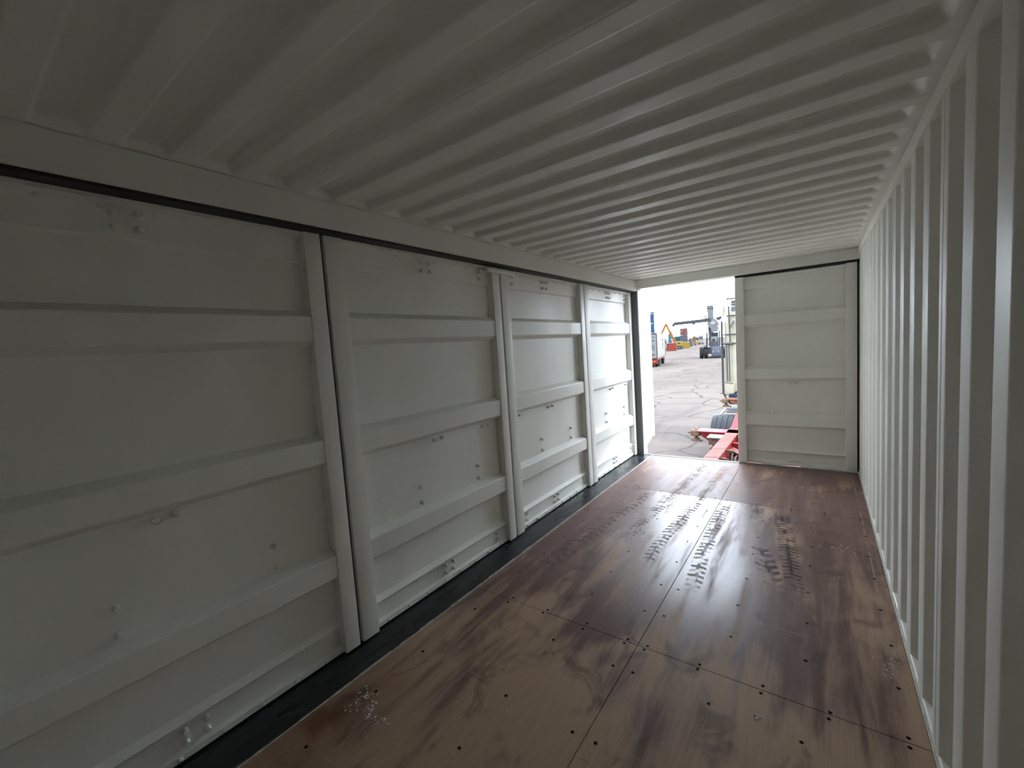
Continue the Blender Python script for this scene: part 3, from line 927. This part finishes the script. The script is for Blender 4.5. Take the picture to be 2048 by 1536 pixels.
# local frame: +x to the photo's right, -y towards the container
MB().bbox(-0.9, 1.9, 0.3, 6.5, 0.55, 1.45, 0.12, 2).build('chassis', STACK_GREY, rs, 40)
MB().bbox(-0.06, 1.9, -0.15, 0.4, 0.30, 1.50, 0.1, 2).build('front_bumper', STACK_BLUE, rs, 40)
for i in range(5):
    MB().bbox(0.12 + 0.22 * i, 0.27 + 0.22 * i, -0.18, -0.14, 0.70 + 0.07 * (i % 3), 0.95 + 0.08 * ((i * 2) % 3), 0.01).build('warning_plate', [PRINT_WHITE, RUST, PALE_GREY][i % 3], rs)
MB().bbox(-0.10, 1.9, -0.16, 0.1, 0.14, 0.30, 0.03).build('bumper_lip', STACK_DARK, rs)
for xx, yy in ((-1.34, 0.55), (-0.76, 0.45), (1.75, 0.45), (2.35, 0.55), (-0.9, 5.9), (1.9, 5.9)):
    c = (xx, yy, 0.76)
    o = MB().lathe([(.42, -.26), (.62, -.26), (.73, -.2), (.76, 0), (.73, .2), (.62, .26), (.42, .26)], c, 'x', 24).build('wheel', TYRE, rs, 40)
    MB().lathe([(0, -.15), (.15, -.15), (.2, -.05), (.42, -.2), (.44, .2), (.2, .05), (0, .15)], c, 'x', 16).build('hub', PALE_GREY, o, 40)
for xx in (-0.62, 1.85):
    vs, fs = [], []
    n = 14
    for i in range(n + 1):
        a = math.radians(8 + 164 * i / n)
        for rr in (0.52, 0.60):
            for sy in (-0.30, 0.30):
                vs.append((xx + rr * math.cos(a), 0.0 + sy, 1.22 + rr * math.sin(a)))
    for i in range(n):
        b = i * 4
        fs += [(b, b + 1, b + 5, b + 4), (b + 2, b + 6, b + 7, b + 3), (b, b + 4, b + 6, b + 2), (b + 1, b + 3, b + 7, b + 5)]
    MB().add(vs, fs).build('mudguard', STACK_LIGHT, rs, 40)
cabr = MB().bbox(-0.28, 0.92, 0.9, 2.6, 1.45, 3.30, 0.08, 2).build('operator_cab', STACK_GREY, rs, 40)
MB().bbox(-0.13, 0.74, 0.87, 0.92, 2.14, 2.81, 0.06, 2).build('windscreen', PRINT_WHITE, cabr, 40)
MB().bbox(0.10, 0.48, 0.84, 0.88, 2.20, 2.48, 0.04, 2).build('seat_back', STACK_DARK, cabr, 40)
MB().bbox(0.04, 0.88, 0.80, 2.7, 2.90, 3.30, 0.04).build('cab_roof', STACK_DARK, cabr)
# boom rising towards the container, with its head
MB().prism([(5.6, 2.4), (6.0, 3.1), (0.35, 6.70), (-0.1, 6.30)], 0, -0.40, 0.34).build('boom', STACK_LIGHT, rs)
MB().prism([(-0.49, 6.31), (0.25, 6.31), (0.40, 4.95), (-0.26, 4.95)], 1, -0.35, 0.0).build('boom_front', STACK_LIGHT, rs)
MB().bbox(-0.50, 0.26, -0.40, 0.25, 6.31, 6.76, 0.06).build('boom_head', STACK_GREY, rs)
MB().bbox(0.26, 0.36, -0.3, 0.0, 6.30, 6.66, 0.03).build('boom_lamp', STACK_DARK, rs)
MB().bar((-0.81, -0.2, 6.60), (-0.81, -0.2, 5.92), 0.07, 0.07, (0, 1, 0)).build('hose_guide', STACK_DARK, rs)
MB().bar((-0.80, -0.2, 5.62), (-0.60, -0.2, 5.02), 0.14, 0.10, (0, 1, 0)).build('hose_guide', STACK_DARK, rs)
# carriage: tapered plate with a pale oval badge
MB().prism([(-0.26, 5.01), (0.56, 5.01), (1.04, 4.38), (0.78, 3.88), (0.87, 3.36), (0.0, 3.33), (0.0, 3.74), (-0.54, 4.38)], 1, -0.62, -0.30).build('carriage', STACK_LIGHT, rs)
ov = MB()
vs = [(0.25 + 0.33 * math.cos(2 * PI * i / 20), -0.65, 4.53 + 0.23 * math.sin(2 * PI * i / 20)) for i in range(20)]
ov.add(vs + [(v[0], -0.61, v[2]) for v in vs], [tuple(range(20))] + [(i, (i + 1) % 20, 20 + (i + 1) % 20, 20 + i) for i in range(20)])
ov.build('badge', PRINT_WHITE, rs)
for xa, za, xb, zb, rad in ((-0.62, 1.5, -0.57, 3.3, 0.11), (-0.57, 3.3, -0.52, 4.4, 0.05), (-0.22, 1.5, -0.10, 3.7, 0.13), (1.00, 1.5, 1.04, 3.35, 0.09), (1.04, 3.35, 0.80, 3.95, 0.07)):
    MB().tube((xa, -0.1, za), (xb, -0.25, zb), rad, 10).build('lift_cylinder', STACK_DARK, rs, 40)
# spreader: telescopic arm out to the left, stub to the right
spo = MB().bar((0.0, -0.45, 4.90), (-2.3, -0.45, 4.86), 0.40, 0.42).build('spreader_frame', STACK_DARK, rs)
MB().bar((-0.3, -0.45, 5.12), (-2.2, -0.45, 4.96), 0.14, 0.13).build('spreader_tie', STACK_DARK, spo)
MB().bar((-1.9, -0.5, 4.86), (-4.85, -0.5, 4.78), 0.42, 0.42).build('spreader_arm', STACK_DARK, spo)
MB().prism([(-2.35, 4.48), (-2.15, 4.48), (-2.0, 4.70), (-2.5, 4.70)], 1, -0.65, -0.3).build('arm_bracket', STACK_DARK, spo)
MB().prism([(-5.15, 4.50), (-4.98, 4.38), (-4.75, 4.62), (-4.68, 4.98), (-4.9, 4.90), (-5.15, 4.72)], 1, -0.8, -0.2).build('spreader_end', STACK_DARK, spo)
MB().prism([(0.52, 5.12), (1.49, 5.34), (1.23, 4.85), (0.87, 4.78)], 1, -0.6, -0.2).build('spreader_stub', STACK_DARK, spo)

# ---------------- far objects, each at its own place on the yard
def container(name, loc, rz, w, l, h, mat, label, group=None, ribs=True, z=0.0):
    c = empty(name, (loc[0], loc[1], GZ + z), rz, label, 'container', group)
    MB().box(0.04, w - 0.04, 0.04, l - 0.04, 0.08, h - 0.06).build('body', mat, c)
    m = MB()
    for x in (0.0, w - 0.12):
        for y in (0.0, l - 0.12):
            m.box(x, x + 0.12, y, y + 0.12, 0, h)
    m.box(0, w, 0, 0.1, 0, 0.14)
    m.box(0, w, 0, 0.1, h - 0.12, h)
    m.box(w - 0.1, w, 0, l, h - 0.12, h)
    m.box(w - 0.1, w, 0, l, 0, 0.14)
    m.build('frame', mat, c)
    if ribs:
        for k in range(4):
            x = w * (0.16 + 0.22 * k)
            MB().tube((x, -0.01, 0.15), (x, -0.01, h - 0.14), 0.035, 6).build('lock_rod', MID_STEEL, c)
    return c
A36 = math.radians(14)
corner = Vector((-34.15, 116.15, 0)) - Vector((math.cos(math.radians(11)), math.sin(math.radians(11)), 0)) * 2.44
for k, lab in enumerate(('lowest blue container of the tall stack behind the white trailer', 'second blue container from the ground in the tall stack behind the white trailer',
                         'third blue container of the tall stack, just above the white trailer roof', 'topmost blue container of the tall stack beside the open door')):
    c = container('shipping_container', corner, math.radians(11), 2.44, 6.06, 2.58, BLUE_C, lab, 'tall blue container stack', True, 2.59 * k)
    MB().box(2.41, 2.45, 0.15, 5.9, 0.2, 2.4).build('side_panel', SKY_BLUE, c)
    MB().box(1.5, 2.2, -0.02, 0.05, 1.9, 2.25).build('white_mark', PRINT_WHITE, c)

rb = empty('open_skip', (-26.59, 100.59, GZ), A36, 'red steel skip with two dark slots, left of the yellow crane truck', 'skip')
MB().bbox(0, 2.13, 0, 2.2, 0.0, 1.82, 0.03).build('body', RED_BOX, rb)
MB().bbox(-0.05, 2.18, -0.05, 2.25, 0.0, 0.16, 0.02).build('base_rail', MAROON, rb)
for zz in (1.55, 1.0):
    MB().prism([(0.08, zz - 0.14), (0.42, zz - 0.12), (0.40, zz + 0.12), (0.14, zz + 0.12)], 1, -0.03, 0.02).build('slot', BLACK_PRINT, rb)
for xx in (1.55, 1.85):
    MB().box(xx, xx + 0.08, -0.04, 0.01, 0.3, 1.7).build('stiffener', TRAILER_ORANGE, rb)

cr = empty('crane_truck', (-27.64, 112.24, GZ), A36, 'orange and yellow crane truck with a folded peaked boom', 'crane truck')
cr.scale = (0.9, 0.9, 1.0)
# local x = photo's right
MB().bbox(0.0, 1.85, 0, 3.0, 0.70, 2.0, 0.08).build('body', YELLOW, cr)
MB().bbox(0.55, 1.05, -0.04, 0.02, 1.40, 1.72, 0.02).build('window', BLACK_PRINT, cr)
for xx in (0.25, 0.85, 1.45):
    c = (xx, 0.12, 0.50)
    o = MB().lathe([(.25, -.15), (.42, -.15), (.48, 0), (.42, .15), (.25, .15)], c, 'y', 18).build('wheel', TYRE, cr, 40)
    MB().lathe([(0, -.12), (.25, -.12), (.25, .12), (0, .12)], c, 'y', 14).build('hub', PALE_GREY, o)
MB().bar((-0.15, 0.6, 1.7), (-1.55, 0.6, 4.75), 0.75, 0.62, (0, 1, 0)).build('main_boom', ORANGE, cr)
MB().bar((-1.35, 0.55, 4.3), (-2.45, 0.55, 6.6), 0.56, 0.44, (0, 1, 0)).build('boom_extension', ORANGE, cr)
MB().bar((-2.45, 0.5, 6.55), (-4.3, 0.5, 3.2), 0.60, 0.5, (0, 1, 0)).build('jib', ORANGE, cr)
MB().lathe([(0, -.25), (.25, -.25), (.25, .25), (0, .25)], (-2.45, 0.52, 6.52), 'y', 12).build('boom_joint', RUST, cr)
MB().bar((-0.75, 0.35, 2.6), (-1.50, 0.35, 4.35), 0.12, 0.12, (0, 1, 0)).build('boom_cylinder', RUST, cr)

yb = empty('yellow_box', (-28.28, 121.7, GZ), A36, 'yellow steel box on the ground beside the crane truck', 'box')
MB().bbox(0, 1.75, 0, 2.4, 0.05, 1.68, 0.02).build('body', YELLOW, yb)
for xx in (0.02, 0.82, 1.62):
    MB().box(xx, xx + 0.09, -0.05, 0.0, 0.0, 1.70).build('post', YELLOW, yb)
MB().box(0.25, 0.40, -0.03, 0.01, 1.05, 1.2).build('plate', DARK_STEEL, yb)

container('half_height_container', (-41.9, 172.8), A36, 2.75, 6.06, 1.33, SLATE, 'low slate container carrying the far red-topped stack', 'far container stack', False)
container('shipping_container', (-41.9, 172.8), A36, 2.75, 6.06, 2.54, SLATE, 'slate container with vertical rods in the middle of the far stack', 'far container stack', True, 1.34)
c = container('shipping_container', (-41.9, 172.8), A36, 2.75, 6.06, 2.56, MAROON, 'red container with white marks on top of the far stack', 'far container stack', False, 3.89)
for xx, zz in ((0.45, 1.65), (0.45, 1.15), (1.85, 1.85), (1.8, 0.8)):
    MB().box(xx, xx + 0.4, -0.05, 0.01, zz, zz + 0.26).build('white_mark', PRINT_WHITE, c)
container('shipping_container', (-46.76, 182.73), A36, 2.44, 6.06, 3.6, TEAL, 'teal container seen between the crane boom and the red stack', None, True)
container('shipping_container', (-43.2, 182.5), A36, 1.2, 6.06, 5.2, SKY_BLUE, 'pale blue container edge just left of the far red stack', None, False)
container('shipping_container', (-47.62, 177.14), A36, 1.2, 3.0, 4.8, TEAL, 'small teal container rising behind the white van', None, False)

def simple_van(name, loc, rz, w, l, h, mat, label, cat='lorry'):
    v = empty(name, (loc[0], loc[1], GZ), rz, label, cat)
    MB().prism([(0, 0.45), (l, 0.45), (l, h * 0.55), (l - 0.5, h), (0, h)], 0, 0, w).build('body', mat, v)
    MB().bbox(0.12, w - 0.12, -0.03, 0.02, h * 0.55, h * 0.85, 0.02).build('rear_window', GLASS, v)
    MB().bbox(0.0, w, -0.06, 0.02, 0.4, 0.6, 0.02).build('bumper', DARK_STEEL, v)
    for xx in (0.1, w - 0.1):
        for yy in (0.9, l - 0.9):
            cc = (xx, yy, 0.4)
            o = MB().lathe([(.2, -.1), (.36, -.1), (.4, 0), (.36, .1), (.2, .1)], cc, 'x', 14).build('wheel', TYRE, v, 40)
            MB().lathe([(0, -.09), (.2, -.09), (.2, .09), (0, .09)], cc, 'x', 12).build('hub', PALE_GREY, o)
    return v
simple_van('van', (-29.8, 107.2), A36, 1.3, 2.6, 2.9, WHITE, 'white van standing behind the red skip', 'van')

dm = empty('storage_drum', (-30.01, 137.83, GZ), 0, 'dark grey round-topped storage drum right of the yellow box', 'drum')
MB().lathe([(0.0, 2.75), (0.30, 2.70), (0.52, 2.50), (0.62, 2.15), (0.68, 1.2), (0.68, 0.0), (0, 0)], (0, 0, 0), 'z', 20).build('shell', SLATE, dm, 40)
for zz in (0.5, 1.3, 2.0):
    MB().lathe([(0.66, -0.05), (0.71, -0.03), (0.71, 0.03), (0.66, 0.05)], (0, 0, zz), 'z', 20).build('hoop', DARK_STEEL, dm)

simple_van('lorry', (-32.0, 148.8), A36, 1.1, 5.0, 3.1, ORANGE, 'orange cabbed lorry right of the dark drum')
simple_van('lorry', (-36.0, 170.7), A36, 1.8, 5.0, 3.0, CREAM, 'cream lorry farthest back, left of the reach stacker')
simple_van('lorry', (-33.6, 166.0), A36, 1.4, 5.0, 3.3, WHITE, 'white lorry with dark rear window behind the reach stacker')
